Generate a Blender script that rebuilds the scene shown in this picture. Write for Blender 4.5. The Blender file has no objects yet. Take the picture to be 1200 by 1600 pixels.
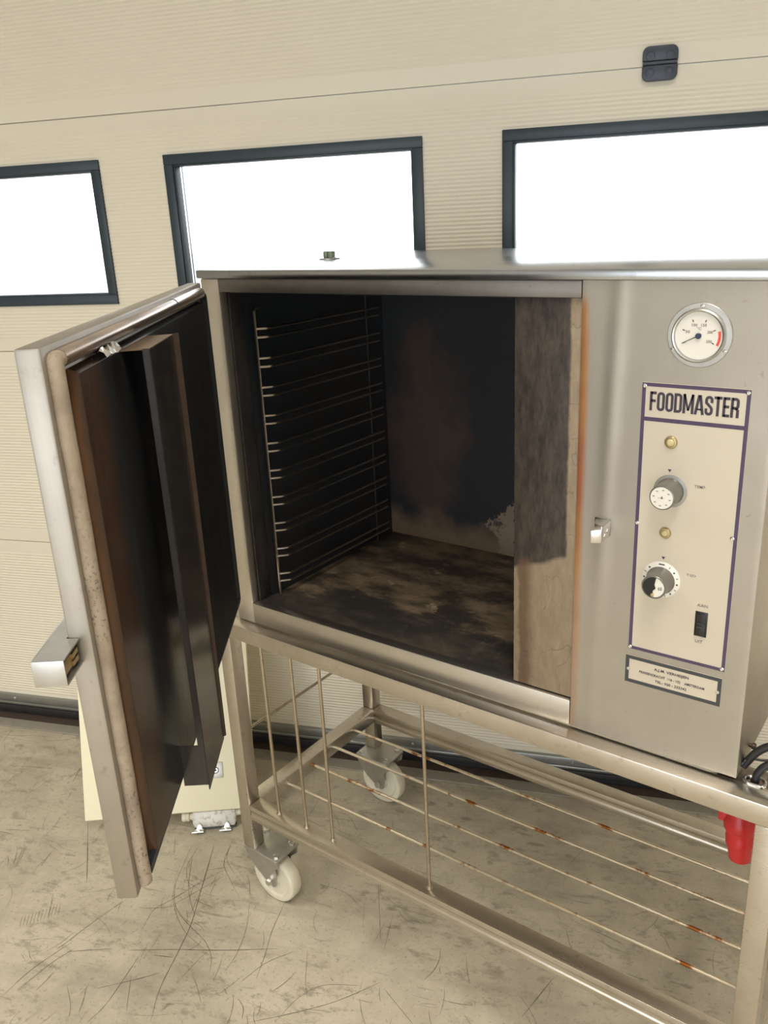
import bpy, bmesh, math, random
from mathutils import Vector, Matrix
random.seed(7)
S = bpy.context.scene
COL = S.collection
PI = math.pi

# ------------------------------------------------------------------ camera
def Rz(t): return Matrix.Rotation(t, 4, 'Z')
def Rx(t): return Matrix.Rotation(t, 4, 'X')
cam = bpy.data.cameras.new('camera')
cam.sensor_fit = 'VERTICAL'; cam.sensor_height = 36.0; cam.lens = 36.0*1327.94/1600.0
cam.clip_start = 0.02; cam.clip_end = 200
camo = bpy.data.objects.new('camera', cam); COL.objects.link(camo)
camo.matrix_world = Matrix.Translation((1.2229, -1.0997, 1.5104)) @ Rz(math.radians(36.9952)) @ Rx(math.radians(90-19.2935)) @ Rz(math.radians(-2.8533))
S.camera = camo

# ------------------------------------------------------------------ wall frame (garage door plane)
WY = 0.6116; WT = math.radians(21.1458)
def wallxf(o):
    o.location = (0, WY, 0); o.rotation_euler = (0, 0, WT)
def wp(s, d, z): return Vector((s*math.cos(WT)-d*math.sin(WT), WY+s*math.sin(WT)+d*math.cos(WT), z))

# ------------------------------------------------------------------ light, exposure
SKY = 3.7
w = bpy.data.worlds.new('sky'); S.world = w; w.use_nodes = True
bg = w.node_tree.nodes['Background']; bg.inputs[0].default_value = (0.93, 0.97, 1.0, 1); bg.inputs[1].default_value = SKY
def area(name, s, d, z, sx, sy, rot, power=0, col=(1, 1, 1), portal=False, spread=180):
    l = bpy.data.lights.new(name, 'AREA'); l.shape = 'RECTANGLE'; l.size = sx; l.size_y = sy; l.energy = power; l.color = col; l.spread = math.radians(spread)
    if portal: l.cycles.is_portal = True
    o = bpy.data.objects.new(name, l); COL.objects.link(o)
    o.matrix_world = Matrix.Translation(wp(s, d, z)) @ Rz(WT) @ rot
    return o
# open loading door behind the photographer (portal for the sky); unseen overhead lamps added to brighten the floor
area('rear_opening_portal', -0.1, -6.95, 1.3, 5.4, 2.6, Rx(math.radians(90)), portal=True)
for i, (s, d) in enumerate(((-1.7, -2.3), (0.7, -2.3), (2.9, -2.3), (-1.7, -4.6), (0.7, -4.6), (2.9, -4.6))):
    area('overhead_fill_light', s, d, 3.5, 0.5, 1.8, Rx(0), 30, (1.0, 0.93, 0.81), spread=112)
S.view_settings.view_transform = 'Standard'; S.view_settings.look = 'None'
S.view_settings.gamma = 1; S.view_settings.use_curve_mapping = False
S.view_settings.exposure = 0.14
S.cycles.use_denoising = True
S.cycles.max_bounces = 8; S.cycles.diffuse_bounces = 5; S.cycles.glossy_bounces = 5; S.cycles.transparent_max_bounces = 8

# ------------------------------------------------------------------ material helpers
MATS = {}
class NT:
    def __init__(s, name):
        s.m = bpy.data.materials.new(name); s.m.use_nodes = True; s.t = s.m.node_tree; s.n = s.t.nodes
        s.b = s.n['Principled BSDF']; s.tc = s.n.new('ShaderNodeTexCoord'); s.co = s.tc.outputs['Object']
    def link(s, a, b): s.t.links.new(a, b)
    def mapping(s, scale=(1, 1, 1), rot=(0, 0, 0), loc=(0, 0, 0)):
        n = s.n.new('ShaderNodeMapping'); s.link(s.co, n.inputs[0]); n.inputs['Scale'].default_value = scale
        n.inputs['Rotation'].default_value = rot; n.inputs['Location'].default_value = loc; return n.outputs[0]
    def noise(s, scale, detail=4, rough=.55, co=None, dist=0):
        n = s.n.new('ShaderNodeTexNoise'); s.link(co or s.co, n.inputs['Vector']); n.inputs['Scale'].default_value = scale
        n.inputs['Detail'].default_value = detail; n.inputs['Roughness'].default_value = rough; n.inputs['Distortion'].default_value = dist
        return n.outputs['Fac']
    def ramp(s, f, stops):
        n = s.n.new('ShaderNodeValToRGB'); s.link(f, n.inputs[0]); cr = n.color_ramp
        while len(cr.elements) < len(stops): cr.elements.new(0.5)
        for e, (p, c) in zip(cr.elements, stops):
            e.position = p; e.color = (c, c, c, 1) if not hasattr(c, '__len__') else (*c, 1)
        return n.outputs[0]
    def mix(s, f, a, b, mode='MIX'):
        n = s.n.new('ShaderNodeMix'); n.data_type = 'RGBA'; n.blend_type = mode
        if hasattr(f, 'links'): s.link(f, n.inputs[0])
        else: n.inputs[0].default_value = f
        for v, i in ((a, 6), (b, 7)):
            if hasattr(v, 'links'): s.link(v, n.inputs[i])
            else: n.inputs[i].default_value = (*v, 1)
        return n.outputs[2]
    def math(s, op, a, b=None, clamp=False):
        n = s.n.new('ShaderNodeMath'); n.operation = op; n.use_clamp = clamp
        for v, i in ((a, 0), (b, 1)):
            if v is None: continue
            if hasattr(v, 'links'): s.link(v, n.inputs[i])
            else: n.inputs[i].default_value = v
        return n.outputs[0]
    def xyz(s):
        n = s.n.new('ShaderNodeSeparateXYZ'); s.link(s.co, n.inputs[0]); return n.outputs
    def bump(s, h, strength=.2, dist=.001):
        n = s.n.new('ShaderNodeBump'); s.link(h, n.inputs['Height']); n.inputs['Strength'].default_value = strength
        n.inputs['Distance'].default_value = dist; s.link(n.outputs[0], s.b.inputs['Normal'])
    def set(s, col=None, rough=None, metal=0, spec=None):
        b = s.b
        for v, k in ((col, 'Base Color'), (rough, 'Roughness')):
            if v is None: continue
            if hasattr(v, 'links'): s.link(v, b.inputs[k])
            else: b.inputs[k].default_value = (*v, 1) if k == 'Base Color' else v
        b.inputs['Metallic'].default_value = metal
        if spec is not None: b.inputs['Specular IOR Level'].default_value = spec
        return s.m

def plain(name, col, rough=.5, metal=0, vary=.12, scale=40):
    t = NT(name); f = t.noise(scale, 5)
    c = t.mix(f, tuple(v*(1-vary) for v in col), tuple(min(1, v*(1+vary)) for v in col))
    return t.set(c, rough, metal)

def steel(name, col=(.62, .585, .535), rough=.38, stain=(.42, .37, .31), amt=.35, brush=(1, 1, 60), rust=0):
    t = NT(name)
    f1 = t.noise(7, 6, .6); f2 = t.noise(60, 4)
    fb = t.noise(8, 3, .6, t.mapping(brush))
    c = t.mix(t.ramp(f1, [(.35, 0), (.75, amt)]), col, stain)
    c = t.mix(t.math('MULTIPLY', t.ramp(f2, [(.62, 0), (.72, 1)]), .35), c, tuple(v*.7 for v in stain))
    if rust:
        f3 = t.noise(22, 5, .6)
        c = t.mix(t.ramp(f3, [(.54, 0), (.63, rust)]), c, (.36, .13, .035))
    r = t.math('ADD', t.math('MULTIPLY', t.math('ADD', f1, fb), .14), rough-.14)
    t.bump(t.math('ADD', t.math('MULTIPLY', fb, .15), t.math('MULTIPLY', t.noise(5, 2), 3.0)), .12, .002)
    return t.set(c, r, 1.0)

def make_mats():
    M = MATS
    M['steel'] = steel('stainless_steel')
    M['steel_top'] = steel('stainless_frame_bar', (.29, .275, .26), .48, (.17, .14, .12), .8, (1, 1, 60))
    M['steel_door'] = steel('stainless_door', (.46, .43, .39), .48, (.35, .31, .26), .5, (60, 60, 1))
    M['steel_v'] = steel('stainless_steel_front', (.72, .68, .62), .42, (.52, .46, .39), .45, (60, 60, 1))
    M['steel_cart'] = steel('stainless_steel_cart', (.64, .60, .54), .30, (.42, .36, .29), .6, (1, 30, 30))
    M['steel_lid'] = steel('stainless_steel_lid', (.46, .48, .505), .24, (.38, .385, .39), .3, (1, 60, 1))
    M['rod'] = steel('stainless_rod', (.52, .46, .38), .26, (.33, .25, .16), .6, (1, 1, 1))
    M['rod_rust'] = steel('rusted_rod', (.86, .80, .68), .38, (.66, .5, .28), .6, (1, 1, 1), 1.0)
    M['wire'] = steel('oven_wire', (.58, .50, .42), .30, (.20, .165, .14), .8, (1, 1, 1))
    M['wire_dark'] = plain('darker_wire', (.05, .045, .042), .5, .5, .4, 60)  # rear uprights take a darker wire colour than the front ones
    M['chrome'] = plain('bright_zinc', (.72, .71, .69), .25, 1.0, .08, 60)
    M['galv'] = plain('galvanised_steel', (.55, .545, .53), .42, 1.0, .2, 30)
    M['alu'] = plain('aluminium_rail', (.36, .37, .36), .4, .9, .15, 20)
    M['rubber'] = plain('black_rubber', (.018, .018, .02), .6, 0, .3, 30)
    M['cable'] = plain('black_cable', (.014, .014, .016), .45, 0, .2, 30)
    M['frame'] = plain('anthracite_plastic', (.022, .038, .052), .42, 0, .15, 25)
    M['hinge'] = plain('dark_hinge_plastic', (.045, .055, .08), .42, 0, .1, 40)
    M['red'] = plain('red_plug_plastic', (.55, .018, .02), .35, 0, .12, 20)
    M['nylon'] = plain('white_nylon_wheel', (.66, .62, .50), .45, 0, .18, 25)
    M['black'] = plain('black_plastic', (.012, .012, .013), .35, 0, .2, 40)
    M['ink'] = plain('dark_print', (.05, .04, .06), .6, 0, .05, 40)
    M['grey_ink'] = plain('grey_print', (.20, .17, .16), .6, 0, .05, 40)
    M['purple'] = plain('purple_print', (.075, .05, .105), .5, 0, .2, 80)
    M['slate'] = plain('slate_print', (.05, .055, .06), .5, 0, .15, 60)
    M['plate'] = plain('anodised_plate', (.64, .58, .48), .42, .25, .05, 9)
    M['white'] = plain('dial_white', (.80, .77, .71), .4, 0, .05, 20)
    M['dialred'] = plain('dial_red', (.75, .09, .05), .5, 0, .05, 20)
    M['navy'] = plain('dial_hub', (.03, .04, .10), .4, 0, .05, 20)
    M['amber'] = plain('lamp_lens', (.62, .53, .27), .25, 0, .12, 60)
    M['brass'] = plain('brass', (.52, .42, .25), .35, 1.0, .15, 40)
    M['greyknob'] = plain('grey_knob', (.19, .18, .165), .28, .35, .12, 40)
    M['skirt'] = plain('knob_skirt', (.36, .36, .34), .25, .4, .1, 40)
    M['verdigris'] = plain('weathered_fitting', (.30, .36, .28), .45, .6, .2, 60)
    M['foil'] = plain('crumpled_foil', (.72, .69, .70), .2, 1.0, .25, 90)
    # cream sectional door, stucco embossed
    t = NT('cream_door_sheet'); f = t.noise(3, 4)
    t.bump(t.noise(160, 2, .5), .25, .0006)
    spots = t.ramp(t.noise(38, 2, .4), [(.80, 0), (.83, .5)])
    c = t.mix(f, (.74, .685, .565), (.79, .735, .615))
    M['cream'] = t.set(t.mix(spots, c, (.3, .27, .2)), .42)
    # board
    t = NT('cream_board'); M['board'] = t.set(t.mix(t.noise(4, 3), (.78, .74, .545), (.86, .82, .62)), .4)
    t = NT('cast_hood'); M['hood'] = t.set(t.mix(t.ramp(t.noise(70, 5), [(.5, 0), (.7, 1)]), (.62, .60, .56), (.34, .29, .22)), .45, .25)
    # wall plaster
    M['plaster'] = plain('hall_wall', (.58, .55, .49), .8, 0, .08, 2)
    M['ceil'] = plain('hall_ceiling', (.40, .38, .34), .8, 0, .06, 2)
    M['threshold'] = plain('threshold_strip', (.075, .052, .042), .7, 0, .4, 40)
    M['curb'] = plain('threshold_angle', (.30, .275, .235), .6, .1, .2, 30)
    M['asphalt'] = plain('yard_ground', (.45, .44, .42), .9, 0, .1, 3)
    # glass
    t = NT('window_glass'); n = t.n
    tr = n.new('ShaderNodeBsdfTransparent'); gl = n.new('ShaderNodeBsdfGlossy'); gl.inputs['Roughness'].default_value = .02
    fr = n.new('ShaderNodeFresnel'); fr.inputs[0].default_value = 1.45; mx = n.new('ShaderNodeMixShader')
    t.link(fr.outputs[0], mx.inputs[0]); t.link(tr.outputs[0], mx.inputs[1]); t.link(gl.outputs[0], mx.inputs[2])
    t.link(mx.outputs[0], n['Material Output'].inputs[0]); M['glass'] = t.m
    # concrete floor with scratches and stains
    t = NT('scratched_concrete')
    f = t.noise(1.3, 6, .6); g = t.noise(9, 6, .65)
    c = t.mix(f, (.455, .415, .325), (.57, .52, .415))
    c = t.mix(t.ramp(g, [(.40, 0), (.75, .55)]), c, (.33, .29, .22))
    c = t.mix(t.ramp(t.noise(55, 5, .6), [(.55, 0), (.8, .4)]), c, (.66, .6, .49))
    for ang, sc, det, th, amt, loc in ((.75, 1, 2, .006, .6, 0), (1.25, 1.4, 2, .006, .5, 3), (.35, 1.7, 2, .007, .45, 9)):
        n_ = t.noise(4.5*sc, det, .4, t.mapping((.35, 2.2, 1), (0, 0, ang), (loc, loc*.7, 0)), .3)
        line = t.ramp(t.math('ABSOLUTE', t.math('SUBTRACT', n_, .5)), [(th*.3, 1), (th*1.3, 0)])
        mask = t.ramp(t.noise(5.0, 3, .6, t.mapping((1, 1, 1), (0, 0, ang), (loc*2, 5, 0))), [(.55, 0), (.62, 1)])
        c = t.mix(t.math('MULTIPLY', t.math('MULTIPLY', line, mask), amt), c, (.10, .085, .065))
    st = t.ramp(t.noise(20, 7, .75, t.mapping((.8, 1.5, 1), (0, 0, .95))), [(.52, 0), (.62, .75)])
    c = t.mix(t.math('MULTIPLY', st, t.ramp(t.noise(4, 3), [(.40, 0), (.55, 1)])), c, (.26, .23, .18))
    c = t.mix(t.ramp(t.noise(3, 5, .65), [(.47, 0), (.66, .65)]), c, (.32, .285, .225))
    c = t.mix(t.ramp(t.noise(120, 4, .7), [(.57, 0), (.68, .6)]), c, (.20, .175, .135))
    bl = t.ramp(t.noise(13, 3, .5, t.mapping((1, 2.2, 1), (0, 0, .6))), [(.64, 0), (.69, .55)])
    c = t.mix(t.math('MULTIPLY', bl, t.ramp(t.noise(1.7, 2), [(.45, 0), (.6, 1)])), c, (.13, .11, .09))
    sm = t.ramp(t.noise(3.5, 4, .6, t.mapping((.7, 3.5, 1), (0, 0, .9))), [(.52, 0), (.75, .45)])
    c = t.mix(sm, c, (.20, .175, .14))
    t.bump(g, .12, .002)
    M['floor'] = t.set(c, t.math('ADD', t.math('MULTIPLY', g, .2), .42))
    M['scratch'] = plain('scratch_grime', (.135, .115, .085), .7, 0, .45, 30)
    # soot inside the oven
    def soot(name, dark, brown, a, b, scale, rough=.42, tan=None, tstop=(.66, .7), metal=0.0):
        t = NT(name); f = t.noise(scale, 7, .62); g = t.noise(scale*5, 6, .65)
        c = t.mix(t.ramp(f, [(a, 0), (b, 1)]), dark, brown)
        c = t.mix(t.math('MULTIPLY', g, .5), c, tuple(v*.35 for v in dark))
        if tan:
            h = t.noise(scale*1.7, 6, .7, t.mapping((1, 1, 1), (0, 0, 0), (4, 2, 7)))
            c = t.mix(t.ramp(h, [(tstop[0], 0), (tstop[1], 1)]), c, tan)
        t.bump(g, .25, .001)
        return t.set(c, t.math('ADD', t.math('MULTIPLY', g, .3), rough-.15), metal)
    M['soot'] = soot('burnt_side_wall', (.020, .024, .030), (.035, .028, .024), .45, .7, 4, .34)
    M['soot_ceiling'] = soot('burnt_ceiling', (.018, .022, .028), (.028, .026, .026), .45, .7, 4, .4)
    M['soot_door'] = soot('burnt_mirror_door', (.030, .029, .032), (.050, .036, .028), .45, .7, 3, .26, None, metal=.6)
    # back wall: big dark zone with a brown bloom and tan flakes low down on the right
    t = NT('burnt_back_wall'); X = t.xyz(); f = t.noise(9, 6, .6); g = t.noise(45, 6, .65)
    d = t.math('ADD', t.math('MULTIPLY', t.math('ABSOLUTE', t.math('SUBTRACT', X[0], .17)), 5.2), t.math('MULTIPLY', t.math('ABSOLUTE', t.math('SUBTRACT', X[2], 1.02)), 1.9))
    d = t.math('ADD', d, t.math('MULTIPLY', t.math('SUBTRACT', f, .5), 1.4))
    c = t.mix(t.ramp(d, [(.35, 1), (.8, 0)]), (.028, .031, .037), (.090, .060, .047))
    d2 = t.math('ADD', t.math('SUBTRACT', X[2], .80), t.math('MULTIPLY', t.math('SUBTRACT', f, .5), .12))
    c = t.mix(t.ramp(d2, [(.0, 1), (.05, 0)]), c, (.24, .165, .10))
    d3 = t.math('ADD', t.math('MULTIPLY', t.math('ABSOLUTE', t.math('SUBTRACT', X[0], .402)), 1.0), t.math('MULTIPLY', t.math('ABSOLUTE', t.math('SUBTRACT', X[2], .83)), .9))
    d3 = t.math('ADD', d3, t.math('MULTIPLY', t.math('SUBTRACT', t.noise(30, 7, .75), .5), .26))
    c = t.mix(t.ramp(d3, [(.070, 1), (.076, 0)]), c, (.33, .25, .18))
    c = t.mix(t.math('MULTIPLY', g, .35), c, (.01, .01, .011))
    t.bump(g, .3, .001); M['soot_back'] = t.set(c, .5)
    # cavity floor: dark at the front left, tan burnt patches elsewhere
    t = NT('burnt_cavity_floor'); X = t.xyz(); f = t.noise(7, 7, .65, t.mapping((1, 2.0, 1), (0, 0, .35))); g = t.noise(40, 7, .7)
    c = t.mix(t.ramp(f, [(.42, 0), (.62, 1)]), (.060, .049, .038), (.30, .22, .14))
    c = t.mix(t.ramp(t.noise(16, 6, .7), [(.62, 0), (.70, .8)]), c, (.52, .40, .26))
    edge = t.math('ADD', t.math('MULTIPLY', t.math('SUBTRACT', X[1], .10), 1.0), t.math('MULTIPLY', t.math('SUBTRACT', f, .5), .35))
    c = t.mix(t.ramp(edge, [(.0, .7), (.05, 0)]), c, (.03, .031, .033))
    n_ = t.noise(9, 2, .4, t.mapping((1.5, .8, 1), (0, 0, .2)), .6)
    line = t.ramp(t.math('ABSOLUTE', t.math('SUBTRACT', n_, .5)), [(.002, 1), (.006, 0)])
    c = t.mix(t.math('MULTIPLY', line, .12), c, (.30, .27, .22))
    c = t.mix(t.math('MULTIPLY', g, .35), c, (.02, .016, .013))
    t.bump(g, .3, .001); M['soot_floor'] = t.set(c, t.math('ADD', t.math('MULTIPLY', g, .25), .36))
    # divider sheet: sooty above, bare beige steel low down, brown along the edges
    t = NT('scorched_divider'); X = t.xyz(); f = t.noise(14, 6, .65); g = t.noise(85, 8, .8, t.mapping((1, 1, .3)))
    jag = t.math('MULTIPLY', t.math('SUBTRACT', f, .5), .06)
    zz = t.math('ADD', t.math('ADD', X[2], t.math('MULTIPLY', X[0], -.35)), t.math('MULTIPLY', jag, .3))
    c0 = t.mix(t.ramp(g, [(.35, 0), (.7, 1)]), (.33, .26, .175), (.22, .165, .105))
    soota = t.mix(t.ramp(g, [(.38, 0), (.66, 1)]), (.072, .056, .044), (.016, .013, .012))
    xe = t.math('ADD', X[0], t.math('MULTIPLY', jag, .22))
    inx = t.ramp(xe, [(.7265, 1), (.7285, 0)])
    c = t.mix(t.math('MULTIPLY', t.ramp(zz, [(.752, 0), (.756, 1)]), inx), c0, soota)
    # lighter top patch
    c = t.mix(t.math('MULTIPLY', t.ramp(t.math('ADD', X[2], jag), [(1.285, 0), (1.30, .4)]), inx), c, (.12, .10, .085))
    # brown drip zone near left edge low
    xb = t.math('ADD', X[0], t.math('MULTIPLY', jag, .45))
    low = t.ramp(X[2], [(.99, 1), (1.03, 0)])
    br = t.math('MULTIPLY', t.ramp(xb, [(.648, 0), (.651, 1), (.663, 1), (.678, 0)]), low)
    c = t.mix(t.math('MULTIPLY', br, .8), c, (.12, .065, .038))
    n_ = t.noise(11, 3, .5, t.mapping((1.6, 1, .8)), .5)
    line = t.ramp(t.math('ABSOLUTE', t.math('SUBTRACT', n_, .5)), [(.002, 1), (.005, 0)])
    c = t.mix(t.math('MULTIPLY', line, .45), c, (.06, .045, .03))
    t.bump(g, .35, .001); M['divider'] = t.set(c, .55, .15)
    # control front: steel with heat tint along its left edge
    t = NT('heat_tinted_front'); X = t.xyz(); f1 = t.noise(6, 6, .6); f2 = t.noise(70, 4); fb = t.noise(8, 3, .6, t.mapping((60, 60, 1)))
    c = t.mix(t.ramp(f1, [(.35, 0), (.75, .45)]), (.51, .475, .425), (.38, .34, .285))
    c = t.mix(t.math('MULTIPLY', t.ramp(f2, [(.66, 0), (.74, 1)]), .35), c, (.25, .21, .17))
    xe = t.math('ADD', X[0], t.math('MULTIPLY', t.math('SUBTRACT', t.noise(5, 4), .5), .014))
    tint = t.mix(t.ramp(t.noise(4, 3), [(.4, 0), (.65, 1)]), (.50, .20, .10), (.66, .40, .14))
    zf = t.ramp(t.math('MULTIPLY', X[2], .5), [(.40, .35), (.48, .6), (.52, .95), (.69, .95), (.70, 0)])
    c = t.mix(t.math('MULTIPLY', t.ramp(xe, [(.750, 1), (.758, 0)]), zf), c, tint)
    r = t.math('ADD', t.math('MULTIPLY', t.math('ADD', f1, fb), .16), .36)
    t.bump(t.math('ADD', t.math('MULTIPLY', fb, .12), t.math('MULTIPLY', t.noise(4.5, 2), 4.0)), .14, .002)
    M['front'] = t.set(c, r, 1.0)
    # braided door rope
    t = NT('fibre_rope'); sp = t.ramp(t.noise(230, 3, .6), [(.56, 0), (.64, 1)])
    zz = t.ramp(t.noise(6, 3), [(.42, 0), (.6, 1)])
    c = t.mix(t.noise(40, 4), (.24, .185, .135), (.46, .385, .29)); c = t.mix(t.math('MULTIPLY', sp, zz), c, (.05, .035, .03)); c = t.mix(t.ramp(t.noise(14, 4, .6), [(.45, 0), (.65, .6)]), c, (.20, .15, .115))
    t.bump(t.noise(300, 2), .5, .001); M['rope'] = t.set(c, .75)
    t = NT('tarred_seal'); f = t.noise(18, 5, .6, t.mapping((.4, 3, 3)))
    c = t.mix(t.ramp(f, [(.35, 0), (.65, 1)]), (.16, .125, .12), (.42, .31, .23)); M['tar'] = t.set(c, .22, .55)
    t = NT('scorched_door_pan'); X = t.xyz(); f = t.noise(4, 6, .6); g = t.noise(40, 6, .65, t.mapping((1, 1, .3)))
    xe = t.math('ADD', X[0], t.math('MULTIPLY', t.math('SUBTRACT', f, .5), .06))
    c = t.mix(t.ramp(xe, [(.64, 0), (.69, 1)]), (.018, .019, .021), (.052, .030, .021))
    c = t.mix(t.ramp(t.math('ADD', t.math('SUBTRACT', X[0], .7262), 0), [(.0, 0), (.0006, .8)]), c, (.15, .075, .035))
    c = t.mix(t.math('MULTIPLY', t.ramp(g, [(.5, 0), (.75, 1)]), .45), c, (.012, .011, .012))
    t.bump(g, .08, .0006); hz_ = t.ramp(X[0], [(.40, 1), (.50, 0)])
    m_ = t.set(c, t.math('ADD', t.math('ADD', t.math('MULTIPLY', g, .2), .12), t.math('MULTIPLY', hz_, .42)), .0, .3)
    t.link(t.math('SUBTRACT', .32, t.math('MULTIPLY', hz_, .26)), t.b.inputs['Specular IOR Level']); M['pan'] = m_
    t = NT('scorched_baffle'); g = t.noise(30, 6, .65, t.mapping((1, 1, .3)))
    c = t.mix(t.ramp(g, [(.42, 0), (.7, 1)]), (.040, .036, .035), (.024, .022, .022)); M['baffle'] = t.set(c, t.math('ADD', t.math('MULTIPLY', g, .12), .12), .15, .5)
    M['browntop'] = plain('brown_baffle_edge', (.20, .135, .09), .4, .5, .25, 40)
    M['rustedge'] = plain('rusty_flange', (.065, .042, .032), .45, .4, .4, 40)
make_mats()
M = MATS

# ------------------------------------------------------------------ mesh helpers
class MB:
    def __init__(s): s.bm = bmesh.new()
    def _add(s, bm2):
        me = bpy.data.meshes.new('tmp'); bm2.to_mesh(me); bm2.free(); s.bm.from_mesh(me); bpy.data.meshes.remove(me)
    def hexa(s, v, bev=0, seg=2):
        b = bmesh.new(); vs = [b.verts.new(p) for p in v]
        for f in ((0, 3, 2, 1), (4, 5, 6, 7), (0, 1, 5, 4), (1, 2, 6, 5), (2, 3, 7, 6), (3, 0, 4, 7)): b.faces.new([vs[i] for i in f])
        bmesh.ops.recalc_face_normals(b, faces=b.faces)
        if bev: bmesh.ops.bevel(b, geom=b.edges[:], offset=bev, segments=seg, affect='EDGES', profile=.5)
        s._add(b); return s
    def box(s, x0, x1, y0, y1, z0, z1, bev=0, seg=2):
        return s.hexa([(x0, y0, z0), (x1, y0, z0), (x1, y1, z0), (x0, y1, z0), (x0, y0, z1), (x1, y0, z1), (x1, y1, z1), (x0, y1, z1)], bev, seg)
    def lathe(s, c, axis, prof, n=32, arc=None):
        """prof: list of (radius, height along axis); closed ends when radius 0"""
        a = Vector(axis).normalized(); u = a.orthogonal().normalized(); v = a.cross(u); c = Vector(c)
        b = bmesh.new(); rings = []
        for r, h in prof:
            if r <= 1e-7: rings.append([b.verts.new(c+a*h)])
            else: rings.append([b.verts.new(c+a*h+(u*math.cos(2*PI*i/n)+v*math.sin(2*PI*i/n))*r) for i in range(n)])
        for A, B in zip(rings, rings[1:]):
            for i in range(n):
                j = (i+1) % n
                if len(A) == 1 and len(B) == 1: continue
                if len(A) == 1: b.faces.new((A[0], B[i], B[j]))
                elif len(B) == 1: b.faces.new((A[i], B[0], A[j]))
                else: b.faces.new((A[i], B[i], B[j], A[j]))
        bmesh.ops.recalc_face_normals(b, faces=b.faces)
        s._add(b); return s
    def cyl(s, p0, p1, r, n=16, bev=0):
        p0 = Vector(p0); p1 = Vector(p1); L = (p1-p0).length
        pr = [(0, 0), (r-bev, 0), (r, bev), (r, L-bev), (r-bev, L), (0, L)] if bev else [(0, 0), (r, 0), (r, L), (0, L)]
        return s.lathe(p0, p1-p0, pr, n)
    def tube(s, pts, r, n=8, closed=False, caps=True):
        P = [Vector(p) for p in pts]; b = bmesh.new(); rings = []; up = None
        N = len(P)
        for i, p in enumerate(P):
            a = P[(i-1) % N] if (closed or i > 0) else p; c = P[(i+1) % N] if (closed or i < N-1) else p
            t = (c-a).normalized()
            if up is None: up = t.orthogonal().normalized()
            up = (up-t*up.dot(t)).normalized(); v = t.cross(up)
            rr = r[i] if hasattr(r, '__len__') else r
            rings.append([b.verts.new(p+(up*math.cos(2*PI*k/n)+v*math.sin(2*PI*k/n))*rr) for k in range(n)])
        prs = list(zip(rings, rings[1:]))+([(rings[-1], rings[0])] if closed else [])
        for A, B in prs:
            off = 0
            if closed and A is rings[-1]:
                off = min(range(n), key=lambda o: (A[0].co-B[o].co).length)
            for k in range(n): b.faces.new((A[k], A[(k+1) % n], B[(k+1+off) % n], B[(k+off) % n]))
        if not closed and caps: b.faces.new(rings[0][::-1]); b.faces.new(rings[-1])
        bmesh.ops.recalc_face_normals(b, faces=b.faces)
        s._add(b); return s
    def prism(s, poly, vec, bev=0):
        b = bmesh.new(); V = Vector(vec); A = [b.verts.new(p) for p in poly]; B = [b.verts.new(Vector(p)+V) for p in poly]; n = len(poly)
        b.faces.new(A); b.faces.new(B[::-1])
        for i in range(n): b.faces.new((A[i], B[i], B[(i+1) % n], A[(i+1) % n]))
        bmesh.ops.recalc_face_normals(b, faces=b.faces)
        if bev: bmesh.ops.bevel(b, geom=b.edges[:], offset=bev, segments=2, affect='EDGES', profile=.5)
        s._add(b); return s
    def xform(s, m): bmesh.ops.transform(s.bm, matrix=m, verts=s.bm.verts); return s
    def build(s, name, mat, parent=None, off=None, smooth=True, label=None):
        me = bpy.data.meshes.new(name)
        if smooth:
            for f in s.bm.faces: f.smooth = True
            for e in s.bm.edges:
                if len(e.link_faces) == 2 and e.calc_face_angle(0) > math.radians(32): e.smooth = False
        s.bm.to_mesh(me); s.bm.free(); me.materials.append(M[mat] if isinstance(mat, str) else mat)
        o = bpy.data.objects.new(name, me); COL.objects.link(o)
        if parent is not None: o.parent = parent
        if off is not None: o.location = off
        if label: o['label'] = label
        return o

def arc_round(pts, r, seg=5):
    P = [Vector(p) for p in pts]; out = [P[0]]
    for a, b, c in zip(P, P[1:], P[2:]):
        d1 = (a-b).normalized(); d2 = (c-b).normalized(); rr = min(r, (a-b).length*.49, (c-b).length*.49)
        p1 = b+d1*rr; p2 = b+d2*rr
        for i in range(seg+1):
            t = i/seg; out.append(p1*(1-t)**2+b*2*t*(1-t)+p2*t*t)
    out.append(P[-1]); return out
def spline(pts, k=8):
    P = [Vector(p) for p in pts]; P = [P[0]*2-P[1]]+P+[P[-1]*2-P[-2]]; out = []
    for i in range(1, len(P)-2):
        for j in range(k):
            t = j/k; a, b, c, d = P[i-1:i+3]
            out.append(.5*((2*b)+(c-a)*t+(2*a-5*b+4*c-d)*t*t+(3*b-a-3*c+d)*t**3))
    out.append(P[-2]); return out

def thing(name, label, cat, loc=(0, 0, 0), rot=(0, 0, 0), group=None):
    o = bpy.data.objects.new(name, None); COL.objects.link(o); o.location = loc; o.rotation_euler = rot; o.empty_display_size = .05
    o['label'] = label; o['category'] = cat
    if group: o['group'] = group
    return o
def structure(o, label=None):
    o['kind'] = 'structure'
    if label: o['label'] = label
    return o

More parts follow.
